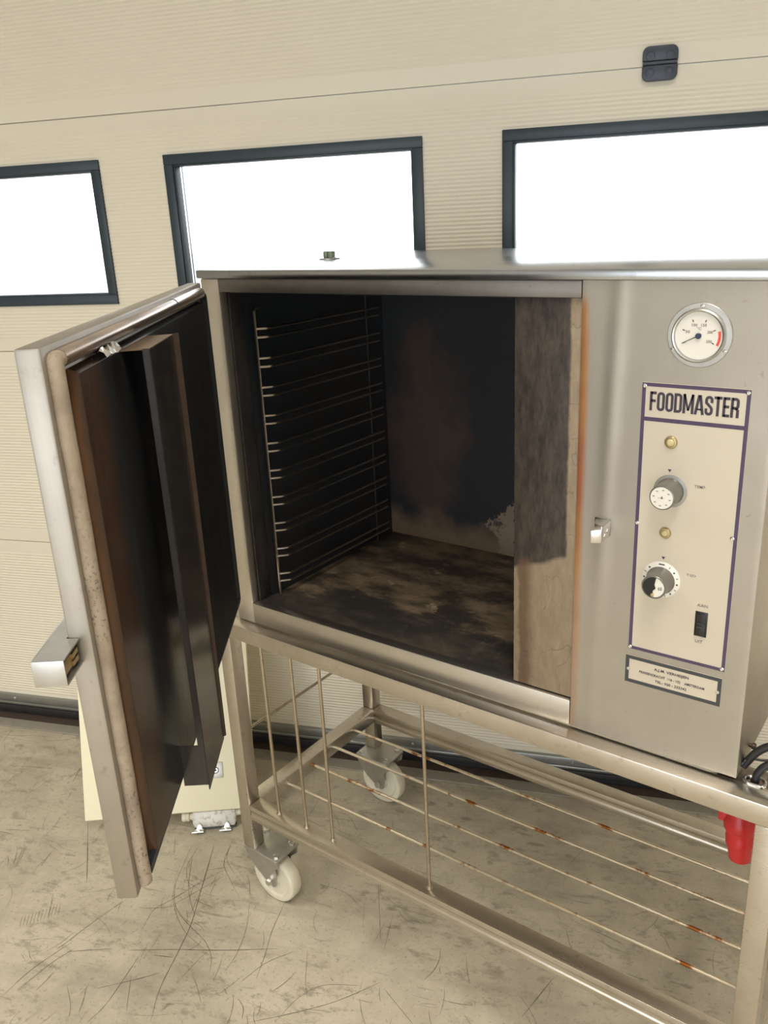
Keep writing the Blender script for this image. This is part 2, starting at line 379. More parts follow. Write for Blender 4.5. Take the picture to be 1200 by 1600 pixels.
def text_mesh(name, body, x0, x1, z0, z1, y, mat, parent, off, bold=0.0, jobs=None):
    """flat lettering fitted into a rectangle of the plane y = const (reads along +x, up +z)"""
    me = text_geo(body, x0, x1, z0, z1, y, bold)
    me.materials.append(M[mat]); o = bpy.data.objects.new(name, me); COL.objects.link(o); o.parent = parent; o.location = off
    return o
def text_geo(body, x0, x1, z0, z1, y, bold=0.0, keep_aspect=False):
    cu = bpy.data.curves.new('t', 'FONT'); cu.body = body; cu.size = 1; cu.offset = bold; cu.resolution_u = 3; cu.space_character = 1.05
    ob = bpy.data.objects.new('t', cu); COL.objects.link(ob)
    dg = bpy.context.evaluated_depsgraph_get(); dg.update()
    me = bpy.data.meshes.new_from_object(ob.evaluated_get(dg)); bpy.data.objects.remove(ob); bpy.data.curves.remove(cu)
    me.materials.clear()
    xs = [v.co.x for v in me.vertices]; ys = [v.co.y for v in me.vertices]; a, b, c, d = min(xs), max(xs), min(ys), max(ys)
    for v in me.vertices:
        v.co = Vector((x0+(v.co.x-a)/(b-a)*(x1-x0), y, z0+(v.co.y-c)/(d-c)*(z1-z0)))
    return me
def text_join(name, items, mat, parent, off):
    bm = bmesh.new()
    for it in items:
        me = text_geo(*it); bm.from_mesh(me); bpy.data.meshes.remove(me)
    me = bpy.data.meshes.new(name); bm.to_mesh(me); bm.free(); me.materials.append(M[mat])
    o = bpy.data.objects.new(name, me); COL.objects.link(o); o.parent = parent; o.location = off; return o

# ================================================================== SETTING
# floor and hall shell (wall frame coordinates: s along the wall, d away from the camera)
HS0, HS1, HD, HZ = -3.4, 4.4, -7.0, 3.6
o = MB().box(HS0, HS1, HD, .09, -.12, 0).build('floor', 'floor'); wallxf(o); structure(o, 'worn beige concrete floor with dark scratches')
o = MB().box(HS0-.2, HS1+.2, HD-.2, .3, HZ, HZ+.1).build('ceiling', 'ceil'); wallxf(o); structure(o)
o = MB().box(HS0-.15, HS0, HD, .25, -.12, HZ).build('wall_left', 'plaster'); wallxf(o); structure(o)
o = MB().box(HS1, HS1+.15, HD, .25, -.12, HZ).build('wall_right', 'plaster'); wallxf(o); structure(o)
m = MB(); m.box(HS0, -2.8, HD-.15, HD, -.12, HZ); m.box(2.6, HS1, HD-.15, HD, -.12, HZ); m.box(-2.8, 2.6, HD-.15, HD, 2.6, HZ)
o = m.build('wall_back', 'plaster'); wallxf(o); structure(o)
DS0, DS1, DZ1 = -2.406, 2.742, 2.917
m = MB(); m.box(HS0, DS0-.002, .045, .25, -.12, HZ); m.box(DS1+.002, HS1, .045, .25, -.12, HZ); m.box(DS0-.002, DS1+.002, .045, .25, DZ1+.002, HZ)
o = m.build('wall_front', 'plaster'); wallxf(o); structure(o)
o = MB().box(-30, 30, .26, 45, -.2, -.1).build('yard_ground', 'asphalt'); wallxf(o); structure(o)
# long scratches and scuff marks worn into the floor (flat marks lying on the concrete)
SCR = [(2, [(-0.277, -0.205), (-0.284, -0.285), (-0.285, -0.357), (-0.287, -0.385)]), (1.2, [(-0.286, 0.01), (-0.245, -0.058), (-0.21, -0.112), (-0.152, -0.158), (-0.078, -0.177), (-0.026, -0.186), (0.019, -0.208), (0.047, -0.239)]), (1.8, [(-0.237, 0.042), (-0.173, -0.05), (-0.092, -0.164), (-0.054, -0.236), (-0.011, -0.325), (0.036, -0.389)]), (1, [(-0.202, 0.064), (-0.165, 0.007), (-0.112, -0.023), (-0.047, -0.054)]), (1.4, [(-0.149, -0.003), (-0.165, -0.058), (-0.183, -0.143), (-0.194, -0.191), (-0.169, -0.248)]), (1, [(-0.021, -0.049), (0.027, -0.108), (0.06, -0.171), (0.073, -0.222)]), (1.3, [(0.049, -0.003), (0.082, -0.082), (0.113, -0.136), (0.142, -0.195)]), (1, [(0.086, 0.087), (0.15, 0.099), (0.212, 0.081)]), (1, [(0.17, 0.199), (0.246, 0.103), (0.303, 0.031)]), (1, [(0.184, -0.078), (0.23, -0.137), (0.263, -0.17)]), (2, [(-0.15, -0.299), (-0.061, -0.238), (0.03, -0.18), (0.128, -0.11)]), (1.4, [(-0.267, -0.382), (-0.184, -0.316)]), (1.3, [(-0.263, -0.493), (-0.264, -0.416), (-0.254, -0.358)]), (1.5, [(-0.276, -0.53), (-0.285, -0.45), (-0.276, -0.351)]), (1, [(-0.517, -0.14), (-0.411, -0.218)]), (1.2, [(-0.184, -0.431), (-0.137, -0.455), (-0.113, -0.475)]), (1.3, [(-0.119, -0.289), (-0.101, -0.337), (-0.075, -0.414), (-0.072, -0.463)]), (1, [(-0.088, -0.339), (-0.026, -0.4)]), (1, [(0.009, -0.303), (0.003, -0.249), (0.0, -0.2)]), (1.2, [(0.119, -0.229), (0.131, -0.154), (0.166, -0.09)]), (1, [(0.103, -0.268), (0.113, -0.205)]), (1.5, [(0.203, -0.276), (0.255, -0.22), (0.317, -0.143), (0.366, -0.055)]), (1.2, [(0.246, -0.248), (0.247, -0.181), (0.271, -0.128), (0.338, -0.084)]), (1.3, [(0.144, -0.25), (0.169, -0.26), (0.185, -0.28)]), (1.1, [(-0.25, -0.022), (-0.174, -0.101), (-0.093, -0.153)]), (1.6, [(-0.091, -0.276), (-0.051, -0.256)]), (1.6, [(-0.125, -0.401), (-0.07, -0.336), (-0.043, -0.299)]), (1, [(0.017, -0.348), (0.045, -0.334)]), (0.9, [(-0.413, -0.4), (-0.44, -0.376)]), (0.9, [(-0.41, -0.394), (-0.436, -0.369)]), (0.9, [(-0.406, -0.387), (-0.433, -0.362)]), (0.9, [(-0.403, -0.38), (-0.429, -0.355)]), (0.9, [(-0.399, -0.373), (-0.426, -0.348)]), (0.9, [(-0.396, -0.366), (-0.422, -0.341)]), (0.9, [(-0.392, -0.36), (-0.418, -0.334)]), (0.9, [(-0.389, -0.353), (-0.415, -0.327)]), (0.9, [(-0.385, -0.346), (-0.411, -0.32)]), (0.9, [(-0.382, -0.339), (-0.408, -0.313)]), (0.9, [(-0.378, -0.332), (-0.404, -0.306)]), (0.9, [(-0.374, -0.325), (-0.401, -0.299)]), (1.1, [(-0.596, -0.083), (-0.404, -0.225)]), (1, [(-0.239, -0.085), (-0.176, -0.147), (-0.087, -0.192), (0.003, -0.203)]), (1, [(-0.23, 0.032), (-0.156, -0.073), (-0.107, -0.159)]), (1, [(-0.204, 0.072), (-0.173, 0.024), (-0.116, -0.004)]), (1, [(-0.265, 0.009), (-0.23, -0.058), (-0.152, -0.11)]), (1, [(-0.133, -0.015), (-0.149, -0.079), (-0.169, -0.161)]), (1, [(-0.773, -0.235), (-0.693, -0.19)]), (0.9, [(-1.052, -0.016), (-1.02, 0.036)]), (1.2, [(-0.776, -0.009), (-0.822, 0.051)]), (1.1, [(0.381, -0.064), (0.476, -0.098)]), (1, [(0.324, 0.014), (0.279, 0.114)]), (1.6, [(0.659, 0.153), (0.647, 0.034)]), (0.8, [(0.562, 0.559), (0.546, 0.444)]), (1, [(0.232, 0.141), (0.292, 0.134), (0.398, 0.158)]), (1, [(-0.067, 0.309), (-0.013, 0.316), (0.045, 0.282)]), (1, [(-0.101, 0.325), (-0.035, 0.293), (0.007, 0.258)]), (0.9, [(-0.125, 0.329), (-0.1, 0.251)])]
def strip(b, pts, wd, z):
    P_ = spline([(x, y, z) for x, y in pts], 7); L = []
    for k, p in enumerate(P_):
        a = P_[max(0, k-1)]; c = P_[min(len(P_)-1, k+1)]; t = (c-a).normalized(); n = Vector((-t.y, t.x, 0)); f = k/(len(P_)-1)
        hw = wd*(.25+.75*math.sin(PI*min(1, max(0, f)))**.5)*random.uniform(.6, 1.15)*.5; L.append((b.verts.new(p+n*hw), b.verts.new(p-n*hw)))
    for A, B in zip(L, L[1:]): b.faces.new((A[0], B[0], B[1], A[1]))
b = bmesh.new(); k = 0
for wd, pts in SCR:
    k += 1; strip(b, pts, wd*.00105, .0003+.000004*k)
for _ in range(520):
    x = random.uniform(-1.2, 1.2); y = random.uniform(-.6, .45); a = random.choice((-1.05, -.85, -.6, -1.3, .1, .5))+random.gauss(0, .18); L_ = random.uniform(.008, .09); cv = random.gauss(0, .25)
    pts = [(x+math.cos(a+cv*t)*L_*t, y+math.sin(a+cv*t)*L_*t) for t in (0, .33, .66, 1)]
    k += 1; strip(b, pts, random.uniform(.0004, .0012), .0003+.000004*k)
m_ = bpy.data.meshes.new('scratch_marks'); b.to_mesh(m_); b.free(); m_.materials.append(M['scratch'])
fl = bpy.data.objects['floor']; sm_ = bpy.data.objects.new('scratch_marks', m_); COL.objects.link(sm_); sm_.parent = fl; sm_['kind'] = 'stuff'
sm_.matrix_parent_inverse = (Matrix.Translation((0, WY, 0)) @ Rz(WT)).inverted()
# strips on the floor under the door
o = MB().box(DS0, DS1, -.036, .03, 0, .0025, .0008, 1).build('trim_1', 'threshold'); wallxf(o); structure(o, 'dark brown strip under the garage door')
o = MB().box(DS0, DS1, -.079, -.0365, 0, .004, .0012, 1).build('trim_2', 'curb'); wallxf(o); structure(o, 'grey steel threshold strip in the floor')

# ---- sectional door
door = bpy.data.objects.new('door_1', None); COL.objects.link(door); wallxf(door); structure(door, 'cream ribbed sectional garage door with a row of dark framed windows')
WZ0, WZ1, WW, WP = 1.3205, 1.672, .6487, .8284
wins = [.2579+k*WP for k in (-3, -2, -1, 0, 1, 2)]
def ribs(z0, z1, lo, hi):
    """profile points (d, z) between z0 and z1; ribbed between lo and hi"""
    pitch = .009; pts = [(0, z0)]
    k0 = math.ceil((lo)/pitch*4-1e-6); k1 = math.floor(hi/pitch*4+1e-6)
    for k in range(k0, k1+1):
        z = k*pitch/4
        if z <= z0+1e-5 or z >= z1-1e-5: continue
        a = min(1, (z-lo)/.004, (hi-z)/.004) if hi-lo > .02 else 1
        pts.append((-.0016*max(0, a)*(.5-.5*math.cos(2*PI*z/pitch)), z))
    pts.append((0, z1)); return pts
def skin(b, s0, s1, prof):
    A = [b.verts.new((s0, d, z)) for d, z in prof]; B = [b.verts.new((s1, d, z)) for d, z in prof]
    for i in range(len(prof)-1): b.faces.new((A[i], B[i], B[i+1], A[i+1]))
zs = [.0515, .6245, 1.1977, 1.771, 2.3442, DZ1]
for i in range(5):
    z0, z1 = zs[i]+.0013, zs[i+1]-.0013; m = MB(); b = bmesh.new()
    lo, hi = z0+.034, z1-.034
    if i == 2:
        skin(b, DS0, DS1, ribs(z0, WZ0, lo, hi)); skin(b, DS0, DS1, ribs(WZ1, z1, lo, hi))
        xs = [DS0]+[q for s in wins for q in (s, s+WW)]+[DS1]
        for a, c in zip(xs[::2], xs[1::2]): skin(b, a, c, ribs(WZ0, WZ1, lo, hi))
    else: skin(b, DS0, DS1, ribs(z0, z1, lo, hi))
    m._add(b)
    # rounded lips and body behind the sheet
    for za, zb in ((z0, 1), (z1, -1)):
        b = bmesh.new(); pr = [(0, za), (.003, za-zb*.0006), (.04, za-zb*.0006)]
        A = [b.verts.new((DS0, d, z)) for d, z in pr]; B = [b.verts.new((DS1, d, z)) for d, z in pr]
        for k in range(2): b.faces.new((A[k], A[k+1], B[k+1], B[k]))
        m._add(b)
    b = bmesh.new()
    def back(s0, s1, za, zb): b.faces.new([b.verts.new(p) for p in ((s0, .04, za), (s0, .04, zb), (s1, .04, zb), (s1, .04, za))])
    if i == 2:
        back(DS0, DS1, z0, WZ0); back(DS0, DS1, WZ1, z1)
        for a, c in zip(xs[::2], xs[1::2]): back(a, c, WZ0, WZ1)
    else: back(DS0, DS1, z0, z1)
    m._add(b)
    m.build('panel', 'cream', door)
# joints: dark recess behind each seam
for i in range(1, 5): MB().box(DS0, DS1, .006, .038, zs[i]-.004, zs[i]+.004).build('joint_seal', 'alu', door)
# bottom rail: stepped aluminium profile with a rubber lip
m = MB(); m.box(DS0, DS1, -.012, .035, .0545, .0782, .002); m.box(DS0, DS1, -.017, .035, .0465, .0545, .002); m.box(DS0, DS1, -.010, .035, .040, .0465, .001)
m.build('bottom_rail', 'alu', door)
m = MB(); m.box(DS0, DS1, -.013, .03, .018, .040, .004); m.box(DS0, DS1, -.004, .025, .003, .018, .003); m.build('rubber_seal', 'rubber', door)
for s in (-1.345, -.9, -.45, .0, .45, .9): MB().lathe((s, -.012, .066), (0, -1, 0), [(0.0045, 0), (.0045, .001), (.003, .0025), (0, .0028)], 12).build('rivet', 'galv', door)
# panel hinge
hx0, hx1, hz0, hz1 = .5465, .6163, 1.7425, 1.808
def rrect(x0, x1, z0, z1, r, y, seg=5, corners=(1, 1, 1, 1)):
    out = []
    for (cx, cz, a0, on) in ((x1-r, z1-r, 0, corners[0]), (x0+r, z1-r, 90, corners[1]), (x0+r, z0+r, 180, corners[2]), (x1-r, z0+r, 270, corners[3])):
        if on:
            for k in range(seg+1):
                t = math.radians(a0+90*k/seg); out.append((cx+r*math.cos(t), y, cz+r*math.sin(t)))
        else:
            out.append({0: (x1, y, z1), 90: (x0, y, z1), 180: (x0, y, z0), 270: (x1, y, z0)}[a0])
    return out
hz = 1.776
hg = MB().prism(rrect(hx0, hx1, hz+.0045, hz1, .013, -.0105, corners=(1, 1, 0, 0)), (0, .0085, 0), .0016).build('hinge', 'hinge', door, label='dark blue grey hinge')
MB().prism(rrect(hx0, hx1, hz0, hz-.0045, .013, -.0105, corners=(0, 0, 1, 1)), (0, .0085, 0), .0016).build('lower_leaf', 'hinge', hg)
MB().cyl((hx0+.001, -.008, hz), (hx1-.001, -.008, hz), .0042, 12).build('hinge_pin', 'hinge', hg)
for sx in (hx0+.0155, hx1-.0155):
    for sz in (hz1-.018, hz0+.017):
        MB().lathe((sx, -.0105, sz), (0, -1, 0), [(.0095, 0), (.0092, .0012), (.0078, .0014), (.0072, -.0005), (.004, -.0006), (.0038, .001), (0, .0012)], 20).build('screw', 'hinge', hg)

# ---- windows
labs = {2: None}
for i, s0 in enumerate(wins):
    s1 = s0+WW
    fr = MB()
    def ring(mb, a, bw, y0, y1, bev):
        x0, x1, z0, z1 = s0+a, s1-a, WZ0+a, WZ1-a
        mb.box(x0, x1, y0, y1, z1-bw, z1, bev); mb.box(x0, x1, y0, y1, z0, z0+bw, bev)
        mb.box(x0, x0+bw, y0, y1, z0+bw, z1-bw, bev); mb.box(x1-bw, x1, y0, y1, z0+bw, z1-bw, bev)
    ring(fr, 0, .024, -.007, .0415, .0018)
    ring(fr, .0215, .0065, -.002, .040, .0012)
    f = fr.build('window_%d' % (i+1), 'frame'); wallxf(f); structure(f, 'window in dark slate plastic frame in the garage door')
    g = MB().box(s0+.0285, s1-.0285, .024, .030, WZ0+.0285, WZ1-.0285).build('window_pane', 'glass', f)
    # swarf and old sealant on the sill
    area('window_portal', (s0+s1)/2, .05, (WZ0+WZ1)/2, WW, WZ1-WZ0, Rx(math.radians(-90)), portal=True)

# ================================================================== TROLLEY
cL, cR, cF, cB = -.0369, 1.0708, -.0298, .4674
ct0, ct1, cb0, cb1 = .7262, .7218, .693, .6863      # top rail: top left, top right, under left, under right
rt, rb, rw, lt = .2688, .2314, .0361, .0333
tr = thing('oven_trolley', 'low stainless steel trolley on white casters carrying the open oven', 'trolley', (0, 0, 0), (0, 0, math.radians(-.2093)))
def zt(x): return ct0+(ct1-ct0)*(x-cL)/(cR-cL)
def zbm(x): return cb0+(cb1-cb0)*(x-cL)/(cR-cL)
def toprail(x0, x1, y0, y1, bev=.0022):
    return MB().hexa([(x0, y0, zbm(x0)), (x1, y0, zbm(x1)), (x1, y1, zbm(x1)), (x0, y1, zbm(x0)), (x0, y0, zt(x0)), (x1, y0, zt(x1)), (x1, y1, zt(x1)), (x0, y1, zt(x0))], bev)
toprail(cL, cR, cF, cF+.036).build('top_rail', 'steel_cart', tr)
toprail(cL, cR, cB-.036, cB).build('top_rail', 'steel_cart', tr)
toprail(cL, cL+.036, cF+.0362, cB-.0362).build('top_rail', 'steel_cart', tr)
toprail(cR-.036, cR, cF+.0362, cB-.0362).build('top_rail', 'steel_cart', tr)
PLT = .142
legs = [(cL, cF), (cR-lt, cF), (cL, cB-lt), (cR-lt, cB-lt)]
for x, y in legs: MB().box(x, x+lt, y, y+lt, PLT+.003, zbm(x)+.0005, .002).build('leg', 'steel_cart', tr)
def lowrail(axis, a0, a1, b0, b1):
    mb = MB()
    # square tube with a long pressed groove on the outer faces
    if axis == 'x':
        prof = [(b0, rb), (b1, rb), (b1, rt), (b0, rt), (b0, rt-.012), (b0+.002, rt-.016), (b0+.002, rb+.014), (b0, rb+.010)]
        mb.prism([(a0, y, z) for y, z in prof], (a1-a0, 0, 0), .0009)
    else:
        mb.box(b0, b1, a0, a1, rb, rt, .002)
    return mb
lowrail('x', cL+lt+.0005, cR-lt-.0005, cF, cF+rw).build('lower_rail', 'steel_cart', tr)
lowrail('x', cL+lt+.0005, cR-lt-.0005, cB-rw, cB-.001).build('lower_rail', 'steel_cart', tr)
lowrail('y', cF+lt+.0005, cB-lt-.0005, cL, cL+rw).build('lower_rail', 'steel_cart', tr)
lowrail('y', cF+lt+.0005, cB-lt-.0005, cR-rw, cR).build('lower_rail', 'steel_cart', tr)
# upright bars with weld beads
yr = cF+.018
for x0, x1 in ((.0673, .0716), (.1491, .1522), (.2246, .2256), (.4679, .4699)):
    mb = MB().cyl((x1, yr, rt-.001), (x0, yr, zbm(x0)+.002), .0035, 12)
    mb.lathe((x1, yr, rt-.0005), (0, 0, 1), [(.0075, 0), (.006, .002), (.0035, .005)], 12)
    mb.build('upright_bar', 'rod', tr)
MB().cyl((cL+.017, cF+lt-.002, .443), (cL+.017, cB-lt+.002, .4406), .0033, 12).build('side_bar', 'rod', tr)
for yy, zz in ((.349, .263), (.2627, .264), (.1797, .262), (.0947, .260)):
    MB().cyl((cL+rw-.001, yy+.001, zz-.010), (cR-rw+.001, yy+.010, zz-.014), .0036, 12).build('shelf_rod', 'rod_rust', tr)
# corner plate with cable slot ring
m = MB()
for a_ in ((.972, 1.012, cF+.0362, .052), (1.012, 1.0335, .0268, .052), (1.0335, cR-.0362, cF+.0362, .052)): m.box(*a_, .7145, .7195)
m.build('corner_plate', 'steel_cart', tr)
ringpts = []
for k in range(28):
    t = 2*PI*k/28; r = .0088
    ringpts.append((1.0225+(.0055 if math.cos(t) > 0 else -.0055)+r*math.cos(t), .0165+r*math.sin(t), .7222))
MB().tube(ringpts, .0027, 8, True).build('cable_ring', 'chrome', tr)
# casters (fixed forks, wheels roll along the trolley)
def caster(x, y, flip):
    """x, y: outer corner of the leg; plate grows inwards"""
    px0, px1 = (x-.001, x+.102) if not flip else (x+lt-.102, x+lt+.001)
    front = y < .2
    py0, py1 = (cF-.001, cF+.075) if front else (cB-.076, cB+.001)
    mb = MB(); mb.box(px0, px1, py0, py1, PLT-.004, PLT+.003, .0015)
    c = (px0+px1)/2+.0105; yc = (py0+py1)/2
    # fork: bent plates front and back, tapering to the axle
    for sy in (-1, 1):
        ye = py0+.003 if sy < 0 else py1-.003; yb = yc-.0225 if sy < 0 else yc+.0225
        def q(xx, zz):
            t = min(1, max(0, (PLT-zz)/.075)); return (xx, ye+(yb-ye)*t, zz)
        poly = [q(px0+.001, PLT-.002), q(px1-.001, PLT-.002), q(px1-.001, PLT-.020), q(c+.022, PLT-.036), q(c+.020, .078), q(c+.016, .053), q(c+.006, .044), q(c-.010, .051), q(px0+.020, .078), q(px0+.004, PLT-.034), q(px0+.001, PLT-.020)]
        mb.prism(poly, (0, -sy*.003, 0), 0)
    cs = mb.build('caster', 'galv', tr)
    # wheel with dished web
    W2 = .0165; R = .0625
    MB().lathe((c, yc-W2, R), (0, 1, 0), [(.012, -.003), (.018, -.003), (.02, .004), (.044, .005), (.048, .001), (.056, 0), (R-.002, .002), (R, .006), (R, 2*W2-.006), (R-.002, 2*W2-.002), (.056, 2*W2), (.048, 2*W2-.001), (.044, 2*W2-.005), (.02, 2*W2-.004), (.018, 2*W2+.003), (.012, 2*W2+.003), (.012, -.003)], 48).build('wheel', 'nylon', cs)
    mb = MB().cyl((c, yc-.029, R), (c, yc+.029, R), .005, 12)
    mb.lathe((c, yc-.0295, R), (0, 1, 0), [(0, -.005), (.0075, -.005), (.008, -.004), (.008, .002), (0, .002)], 6)
    mb.lathe((c, yc+.0295, R), (0, 1, 0), [(0, 5e-3), (.008, .005), (.008, -.002), (0, -.002)], 6)
    mb.build('axle_bolt', 'chrome', cs)
    for bx in (px0+.012, px1-.012):
        for by in (py0+.012, py1-.012):
            if x-.001 < bx < x+lt+.004 and y-.002 < by < y+lt+.004: continue
            MB().lathe((bx, by, PLT+.003), (0, 0, 1), [(.0085, 0), (.0085, .001), (.007, .001), (.007, .0055), (.004, .0065), (0, .0065)], 6).build('plate_bolt', 'chrome', cs)
caster(cL, cF, False); caster(cR-lt, cF, True); caster(cL, cB-lt, False); caster(cR-lt, cB-lt, True)

# ================================================================== OVEN
Zt, Zb, Zo, Zf = 1.4148, .7264, 1.3917, .7714
XS, XP, DP, YB = .0465, .7447, .4809, .572
base = Vector((.5, .29, .722)); OF = -base
ov = thing('convection_oven', 'old stainless steel convection oven standing open on the trolley with burnt black cavity', 'oven', base)
def P(name, mb, mat, label=None, parent=None, smooth=True):
    return mb.build(name, mat, parent or ov, OF if parent is None else None, smooth, label)
# casing
P('lid', MB().box(-.0035, 1.0035, -.0065, YB+.002, Zt+.0008, 1.43, .0022), 'steel_lid')
m = MB(); m.box(0, .003, .0205, YB, Zb, Zt, .0008); m.box(.003, .997, YB-.003, YB, Zb, Zt, .0008); m.box(.997, 1, .0025, YB, Zb, Zt, .0008); m.box(.003, .997, .0205, YB-.003, Zb, Zb+.003)
P('casing', m, 'steel')
P('door_post', MB().box(0, XS-.0006, 0, .020, Zb, Zt, .0018), 'steel_v')
P('top_frame_bar', MB().box(XS, XP-.0008, -.0015, .020, Zo, Zt, .0014), 'steel_top')
P('bottom_frame_bar', MB().box(XS, XP-.0008, -.0015, .020, Zb+.0008, Zf, .0018), 'steel')
P('frame_jamb', MB().box(XS+.0002, XS+.006, .018, .05, Zf, Zo, .0015), 'baffle')
# control front: one thin sheet, slightly buckled beside the opening
b = bmesh.new(); nx, nz = 72, 30; X0, X1 = XP, .9996; Gd = []
for j in range(nz+1):
    z = Zb+(Zt-Zb)*j/nz; t = j/nz; row = []
    for i in range(nx+1):
        x = X0+(X1-X0)*i/nx; e_ = min(1, (x-X0)/.012, (X1-x)/.02); xc = .776+.022*t
        y = -.0015*math.exp(-((x-xc)/.011)**2)*(.25+.75*math.sin(PI*min(1, max(0, (t-.28)/.9))))*max(0, e_) if t > .28 else -.0004*math.exp(-((x-xc)/.011)**2)*max(0, e_)
        if i in (0, nx) or j in (0, nz): y += .0004
        row.append(b.verts.new((x, y+.0001, z)))
    Gd.append(row)
for j in range(nz):
    for i in range(nx): b.faces.new((Gd[j][i], Gd[j][i+1], Gd[j+1][i+1], Gd[j+1][i]))
ring_ = Gd[0]+[r[-1] for r in Gd[1:]]+Gd[-1][-2::-1]+[r[0] for r in Gd[-2:0:-1]]
bk = [b.verts.new((v.co.x, .0024, v.co.z)) for v in ring_]
for k in range(len(ring_)): b.faces.new((ring_[k-1], bk[k-1], bk[k], ring_[k]))
b.faces.new(bk); bmesh.ops.recalc_face_normals(b, faces=b.faces)
m = MB(); m._add(b); P('control_front', m, 'front')
for x, y in ((.06, .05), (.93, .03), (.978, .03), (.06, .53), (.95, .53), (.55, .03)):
    P('foot', MB().lathe((x, y, Zb+.0008), (0, 0, -1), [(0, 0), (.011, 0), (.011, .002), (.007, .0025), (.007, .0052), (0, .0052)], 12), 'brass')
# cavity
P('cavity_floor', MB().box(.052, .735, .020, DP+.004, Zf-.005, Zf-.0005), 'soot_floor')
P('cavity_back', MB().box(.052, .735, DP, DP+.004, Zf-.0004, 1.392), 'soot_back')
P('cavity_side', MB().box(.0515, .055, .0502, DP, Zf-.0004, 1.388), 'soot', 'burnt left cavity wall')
P('cavity_side', MB().box(.722, .7255, .0602, DP, Zf-.0004, 1.388), 'soot', 'burnt right cavity wall')
P('cavity_ceiling', MB().box(.052, .735, .0205, DP, 1.388, 1.392), 'soot_ceiling')
m = MB(); m.box(.6415, XP-.0015, .0045, .0058, Zf+.0022, Zo-.0006, .0005); m.box(.6415, .6428, .0058, .06, Zf+.0022, Zo-.003)
P('divider_sheet', m, 'divider', 'scorched sheet, sooty above and bare beige below')
# vent fitting on the lid
vf = P('vent_fitting', MB().lathe((.082, .275, 1.4302), (0, 0, 1), [(0, 0), (.021, 0), (.021, .0016), (.019, .0025), (0, .0025)], 24), 'galv')
MB().box(.071, .0805, .268, .280, 1.4322, 1.4455, .002).build('post', 'verdigris', vf); MB().box(.083, .0935, .268, .280, 1.4322, 1.4455, .002).build('post', 'verdigris', vf)
MB().lathe((.0995, .269, 1.4326), (0, 0, 1), [(.0028, 0), (.0028, .0015), (0, .002)], 8).build('screw', 'galv', vf)

# thermometer
gx, gz = .9028, 1.3487
th = P('thermometer', MB().lathe((gx, -.0002, gz), (0, -1, 0), [(0, 0), (.0403, 0), (.0403, .0012), (.0396, .002), (.0338, .002), (.0335, .0075), (.0318, .0092), (.0300, .0085), (.0296, .0045), (0, .0045)], 56), 'galv', 'thermometer in a round steel flange')
yd = -.0002-.0048
MB().lathe((gx, yd+.0002, gz), (0, -1, 0), [(0, 0), (.0294, 0), (.0294, .0004), (0, .0004)], 48).build('dial_face', 'white', th)
def polar(r, a): return gx+r*math.cos(math.radians(a)), gz+r*math.sin(math.radians(a))
def tdial(v):      # dial angle: 0 deg C low left, 250 low right
    return 207-v*(233/250.)
m = MB(); yk = yd-.0006
for v in (0, 50, 100, 150, 200, 250):
    a = tdial(v); c1 = polar(.0215, a); c2 = polar(.0185 if v else .0165, a)
    d = Vector((c2[0]-c1[0], 0, c2[1]-c1[1])).normalized(); n_ = Vector((-d.z, 0, d.x))*.00055
    A = Vector((c1[0], yk, c1[1])); B = Vector((c2[0], yk, c2[1])); m.prism([A-n_, B-n_, B+n_, A+n_], (0, .0003, 0))
m.build('tick_marks', 'ink', th)
items = []
for v, sx, sz in ((50, .0027, .0017), (100, .0034, .0017), (150, .0034, .0017), (200, .0034, .0017), (250, .0034, .0017)):
    c = polar(.0145, tdial(v)); items.append((str(v), c[0]-sx, c[0]+sx, c[1]-sz, c[1]+sz, yk, .02))
items.append(('°C', gx-.0028, gx+.0028, gz+.0075, gz+.0110, yk, .01))
text_join('numerals', items, 'grey_ink', th, (0, 0, 0))
b = bmesh.new(); prev = None
for k in range(15):
    a = tdial(207+43*k/14); c1 = polar(.0240, a); c2 = polar(.0272, a); v = (b.verts.new((c1[0], yk, c1[1])), b.verts.new((c2[0], yk, c2[1])))
    if prev: b.faces.new((prev[0], v[0], v[1], prev[1]))
    prev = v
m = MB(); m._add(b); m.build('red_zone', 'dialred', th, None, False)
a = math.radians(206); d = Vector((math.cos(a), 0, math.sin(a))); n_ = Vector((-d.z, 0, d.x)); c = Vector((gx, yk-.0014, gz))
MB().prism([c-d*.004-n_*.0008, c+d*.0225-n_*.0003, c+d*.0225+n_*.0003, c-d*.004+n_*.0008], (0, .0004, 0)).build('needle', 'ink', th)
MB().lathe((gx, yk, gz), (0, -1, 0), [(.0036, 0), (.0036, .0022), (.003, .0028), (0, .0028)], 20).build('hub', 'navy', th)
for a in (88, 209, 331):
    q = polar(.0368, a)
    MB().lathe((q[0], -.0022, q[1]), (0, -1, 0), [(.0024, 0), (.0023, .0009), (.0012, .0014), (.0009, .0008), (0, .0008)], 14).build('screw', 'chrome', th)

